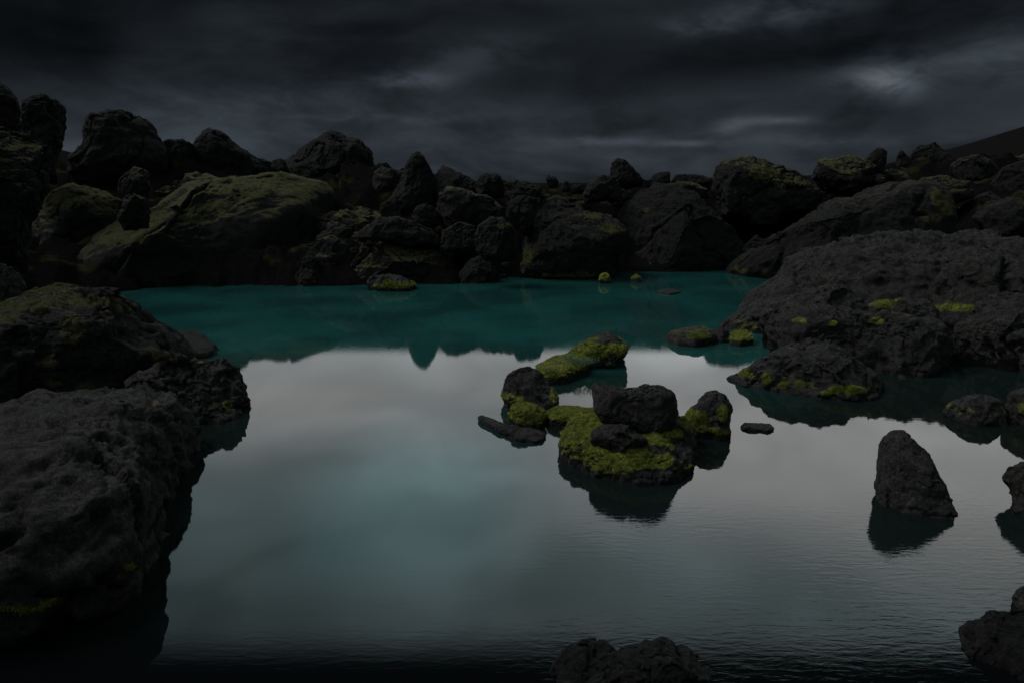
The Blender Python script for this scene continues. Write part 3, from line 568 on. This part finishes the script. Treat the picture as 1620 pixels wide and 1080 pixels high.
# ------------------------------------------------------------ rubble of smaller boulders covering the banks
protos = []
for i in range(9):
    V, Fc = ico(5); rs = np.random.default_rng(100+i); P = V.copy()
    for c in range(9):
        v = rs.normal(0, 1, 3); v /= np.linalg.norm(v); e = np.maximum(0, P@v-rs.uniform(.55, .85)); P = P-v*(e*.92)[:, None]
    P = P*np.array([1, rs.uniform(.75, 1), rs.uniform(.6, .9)])
    P = roughen(P, Fc, 1.5, 300+i, 1.1)
    n = vnormals(P, Fc); nz = fbm(P*1.5, 4, 40+i, .6)
    mv = sstep(.5, .8, n[:, 2]+nz*.5)*(.9 if i % 3 else .2)
    protos.append(mk_mesh('boulder', P, Fc, MRO if i % 3 else MRF, mv))
REG = [((-200, 300), 'small dark boulder in the rubble at the foot of the tall left bank stacks', 'rubble boulders of the left bank', 60),
       ((300, 700), 'small dark boulder in the rubble between the mossy cliff and the pillar skyline', 'rubble boulders under the great peak', 76),
       ((700, 1180), 'small dark boulder in the rubble of the low middle of the far bank', 'rubble boulders of the middle far bank', 76),
       ((1180, 1760), 'small dark boulder in the rubble under the right hillside', 'rubble boulders of the right bank', 86)]
for (x0, x1), lab, grp, cnt in REG:
    k = 0; tries = 0
    while k < cnt and tries < 3000:
        tries += 1
        px = random.uniform(x0, x1); Ys = float(shoreY(px)); Y = Ys+.3+(46-Ys)*random.random()**1.1
        r = min(1.6, random.lognormvariate(-.9, .6)*(1+Y*.012)); X = (px-810)/1108*Y
        z = float(terrain_z(X, Y))
        top = 290-(z+r*.8-CAM_H)/Y*1108
        if top < interp(SKY, px)+9: continue
        cyp = 290-(z+r*.3-CAM_H)/Y*1108
        if sum(inside(p, px+q*r/Y*700, cyp-abs(q)*2) for p, yy in TRACED for q in (-1, 0, 1)) > (0 if random.random() < .8 else 1): continue
        o = link('boulder', protos[random.randrange(9)], lab, 'boulder', grp, loc=(X, Y, z+r*.15))
        o.scale = (r*random.uniform(.85, 1.3), r, r*random.uniform(.8, 1.1)); o.rotation_euler = (random.uniform(-.2, .2), random.uniform(-.2, .2), random.uniform(0, 6.28))
        k += 1

# ------------------------------------------------------------ small plants on the island rocks
def plant(label, x, y, z, n, h, spread, seed, name='leafy_plant', cat='plant', leaf=.022, mat=None):
    rs = np.random.default_rng(seed); V = []; Fs = []
    base = on_z(x, y, z)
    for i in range(n):
        p = np.array([rs.normal(0, spread), rs.normal(0, spread*.6), -.03]); d = np.array([rs.normal(0, .35), rs.normal(0, .35), 1.0]); d /= np.linalg.norm(d)
        H = h*rs.uniform(.5, 1.1); m = 9
        for j in range(m):
            q = p+d*H*(j+1)/m+np.array([0, 0, 0]); a = rs.uniform(0, 6.28)
            o = np.array([math.cos(a), math.sin(a), rs.uniform(.1, .7)]); s = np.array([-math.sin(a), math.cos(a), 0])*leaf*.30
            L = leaf*rs.uniform(.8, 1.4)*(1.2-j/m*.5); b = len(V)
            V += [q, q+o*L*.5+s, q+o*L, q+o*L*.5-s]; Fs.append([b, b+1, b+2, b+3])
        b = len(V); s = np.array([.0022, 0, 0]); V += [p-s, p+s, p+d*H+s*.4, p+d*H-s*.4]; Fs.append([b, b+1, b+2, b+3])
    return link(name, mk_mesh(name, np.array(V), np.array(Fs), mat or MPLANT, smooth=False), label, cat, 'plants on the pool rocks', loc=base)
plant('blue-green leafy plant on the left slope of the long mossy rock', 918, 572, .30, 130, .15, .20, 5)
plant('sparse blue-green seedlings at the left tip of the long mossy rock', 900, 566, .32, 16, .18, .06, 6)
plant('patch of blue-green leaves on the back left of the mossy island', 925, 680, .33, 120, .07, .15, 8)
plant('straw-green grass tuft on the low mossy saddle', 868, 583, .30, 40, .10, .12, 9, name='grass_tuft', cat='grass tuft', leaf=.03, mat=MGRASS)

# ------------------------------------------------------------ sky and light
SUN_EL, SUN_AZ = math.radians(52), math.radians(-78)      # azimuth from +Y, negative = left
sd = bpy.data.lights.new('sun', 'SUN'); sd.energy = 1.5; sd.angle = math.radians(30); sd.color = (1, .96, .90)
so = bpy.data.objects.new('sun', sd); COL.objects.link(so)
vec = Vector((math.sin(SUN_AZ)*math.cos(SUN_EL), math.cos(SUN_AZ)*math.cos(SUN_EL), math.sin(SUN_EL)))
so.rotation_euler = vec.to_track_quat('Z', 'Y').to_euler()
w = bpy.data.worlds.new('World'); S.world = w; w.use_nodes = True
nt = w.node_tree; nt.nodes.clear(); n = N(nt)
tc = n.node('ShaderNodeTexCoord'); D = tc.outputs['Generated']
sky = n.node('ShaderNodeTexSky', sky_type='NISHITA'); sky.sun_disc = False
sky.sun_elevation = SUN_EL; sky.sun_rotation = SUN_AZ
hs = n.node('ShaderNodeHueSaturation'); hs.inputs['Saturation'].default_value = .0
n.link(sky.outputs[0], hs.inputs['Color'])
sx = n.node('ShaderNodeSeparateXYZ'); n.link(D, sx.inputs[0]); dx, dy, dz = sx.outputs
dzc = n.m('MAXIMUM', dz, 0.0)
den = n.m('ADD', dzc, .17)
cx = n.node('ShaderNodeCombineXYZ'); n.link(n.m('DIVIDE', dx, den), cx.inputs[0]); n.link(n.m('DIVIDE', dy, den), cx.inputs[1])
CP = cx.outputs[0]
c1 = n.noise(n.mapping(CP, (.6, .8, 1), (0, 0, math.radians(-18))), .55, 9, .5, .3)
c2 = n.noise(n.mapping(CP, (.5, 1.0, 1), (0, 0, math.radians(-10))), 2.2, 6, .6, .2)
c3 = n.noise(n.mapping(CP, (.4, 1.3, 1)), 5.0, 4, .6)
el = n.m('ARCSINE', dz)
DS = n.mapping(D, (1, 1, 2.6), (0, math.radians(6), 0))
c4 = n.noise(DS, 4.2, 9, .52, .5)
c5 = n.noise(DS, 13, 8, .6, .3)
eld = n.m('MULTIPLY', el, 57.29578)
fw = n.m('MAXIMUM', dy, .05)
uu = n.m('DIVIDE', dx, fw); ww = n.m('DIVIDE', dzc, fw)
def blob(x, y, rx, ry, slant=0):
    d = ray(x, y); u0 = d[0]/d[1]; w0 = d[2]/d[1]; su = rx/1100; sw = ry/1100
    a = n.m('DIVIDE', n.m('SUBTRACT', uu, u0), su)
    wv = n.m('SUBTRACT', ww, w0)
    if slant: wv = n.m('SUBTRACT', wv, n.m('MULTIPLY', n.m('SUBTRACT', uu, u0), slant))
    b = n.m('DIVIDE', wv, sw)
    return n.m('EXPONENT', n.m('MULTIPLY', n.m('ADD', n.m('MULTIPLY', a, a), n.m('MULTIPLY', b, b)), -1))
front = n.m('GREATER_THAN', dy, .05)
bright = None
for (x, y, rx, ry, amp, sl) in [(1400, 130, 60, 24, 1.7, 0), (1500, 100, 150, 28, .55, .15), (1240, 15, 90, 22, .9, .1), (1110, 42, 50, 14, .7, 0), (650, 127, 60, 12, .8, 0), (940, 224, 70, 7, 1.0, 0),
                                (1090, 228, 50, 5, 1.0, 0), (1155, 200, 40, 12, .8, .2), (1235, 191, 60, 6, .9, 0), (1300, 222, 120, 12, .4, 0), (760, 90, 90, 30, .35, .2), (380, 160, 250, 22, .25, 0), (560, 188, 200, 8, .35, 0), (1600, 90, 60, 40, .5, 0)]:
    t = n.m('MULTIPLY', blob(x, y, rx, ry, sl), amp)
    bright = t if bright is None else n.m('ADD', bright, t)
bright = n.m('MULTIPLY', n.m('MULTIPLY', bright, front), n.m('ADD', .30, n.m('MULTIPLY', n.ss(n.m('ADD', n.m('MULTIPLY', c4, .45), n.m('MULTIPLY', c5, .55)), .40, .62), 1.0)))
dark = None
for (x, y, rx, ry, amp, sl) in [(110, 55, 190, 65, .95, 0), (520, 90, 190, 40, .55, .15), (900, 130, 260, 26, .35, .1), (1250, 95, 230, 20, .32, .1), (1330, 175, 200, 14, .2, 0), (900, 20, 200, 20, .25, 0)]:
    t = n.m('MULTIPLY', blob(x, y, rx, ry, sl), amp)
    dark = t if dark is None else n.m('ADD', dark, t)
dark = n.m('MULTIPLY', dark, front)
# the storm-dark band of stratus low over the horizon
hor = n.ss(eld, 10.5, 0.5)
low = n.m('ADD', n.m('MULTIPLY', hor, .038), n.m('ADD', .0060, n.m('MULTIPLY', n.ss(c1, .36, .70), .020)))
low = n.m('MULTIPLY', low, n.m('ADD', .52, n.m('ADD', n.m('MULTIPLY', n.ss(c4, .34, .66), .75), n.m('MULTIPLY', n.ss(c5, .4, .7), .18))))
low = n.m('ADD', low, n.m('MULTIPLY', n.m('SUBTRACT', c3, .5), .003))
low = n.m('MULTIPLY', low, n.m('SUBTRACT', 1.0, n.m('MULTIPLY', dark, .68)))
low = n.m('ADD', low, n.m('MULTIPLY', bright, .050))
low = n.m('MAXIMUM', low, .002)
# an unseen bright break in the overcast, added to brighten the water, closing again toward the zenith
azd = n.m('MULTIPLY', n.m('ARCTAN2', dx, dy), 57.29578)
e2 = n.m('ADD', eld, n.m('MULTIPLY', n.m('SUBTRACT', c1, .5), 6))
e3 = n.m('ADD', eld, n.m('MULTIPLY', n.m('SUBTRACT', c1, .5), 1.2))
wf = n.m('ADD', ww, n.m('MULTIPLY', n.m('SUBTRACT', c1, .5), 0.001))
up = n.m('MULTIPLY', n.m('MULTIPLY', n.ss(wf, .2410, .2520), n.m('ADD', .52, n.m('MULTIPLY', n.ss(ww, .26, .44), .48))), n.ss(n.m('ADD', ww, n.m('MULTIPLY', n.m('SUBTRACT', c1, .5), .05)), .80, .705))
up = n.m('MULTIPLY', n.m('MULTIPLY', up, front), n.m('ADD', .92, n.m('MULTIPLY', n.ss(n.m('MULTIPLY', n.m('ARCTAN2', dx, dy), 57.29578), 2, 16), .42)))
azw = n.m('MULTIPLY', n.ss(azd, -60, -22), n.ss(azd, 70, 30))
added_brk = n.m('MULTIPLY', n.m('MULTIPLY', up, azw), n.m('ADD', .55, n.m('ADD', n.m('MULTIPLY', n.ss(c1, .30, .70), .45), n.m('MULTIPLY', n.ss(c4, .32, .68), .35))))
added_brk = n.m('MULTIPLY', added_brk, n.m('SUBTRACT', 1.0, n.m('MULTIPLY', n.m('MULTIPLY', n.ss(azd, -6, -21), n.ss(eld, 16, 22)), .54)))
zen_fill = n.m('ADD', n.m('MULTIPLY', n.ss(eld, 42, 58), .45), n.m('MULTIPLY', n.m('MULTIPLY', n.ss(dy, -.05, -.45), n.m('MULTIPLY', n.ss(eld, 2, 18), n.m('ADD', .50, n.m('MULTIPLY', n.ss(dx, .6, -.6), .50)))), .62))  # overhead light plus an unseen bright back sky added to fill camera-facing rocks
tot = n.m('ADD', n.m('ADD', low, n.m('MULTIPLY', added_brk, 2.3)), zen_fill)
below = n.m('GREATER_THAN', dz, 0.0)
# value, tinted cool in the dark band and nearly neutral in the added break
tint = n.mix(n.ss(tot, .02, .3), (.76, .97, 1.20), n.mix(n.m('MAXIMUM', n.m('MULTIPLY', n.ss(eld, 17, 25), n.ss(azd, 16, -6)), n.m('MULTIPLY', n.ss(eld, 24, 31), .85)), (1.0, 1.0, 1.01), (.72, .99, 1.04)))
SKYN = .15
# Nishita luminance drives the overall level
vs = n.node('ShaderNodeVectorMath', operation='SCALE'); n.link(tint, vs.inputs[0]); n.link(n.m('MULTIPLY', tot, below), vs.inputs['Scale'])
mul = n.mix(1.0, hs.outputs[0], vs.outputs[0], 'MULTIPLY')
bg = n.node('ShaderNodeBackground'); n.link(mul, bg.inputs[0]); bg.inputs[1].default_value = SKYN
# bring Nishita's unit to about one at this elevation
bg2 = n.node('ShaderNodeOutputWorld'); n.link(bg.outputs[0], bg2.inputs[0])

# ------------------------------------------------------------ camera and view
cd = bpy.data.cameras.new('camera'); co = bpy.data.objects.new('camera', cd); COL.objects.link(co)
cd.sensor_width = 36; cd.lens = 24; cd.clip_start = .05; cd.clip_end = 10000
co.location = (0, 0, CAM_H); co.rotation_euler = (math.radians(90)-PITCH, 0, 0)
S.camera = co
S.view_settings.view_transform = 'Standard'; S.view_settings.look = 'None'; S.view_settings.exposure = 0; S.view_settings.gamma = 1
S.render.resolution_x = 1024; S.render.resolution_y = 682
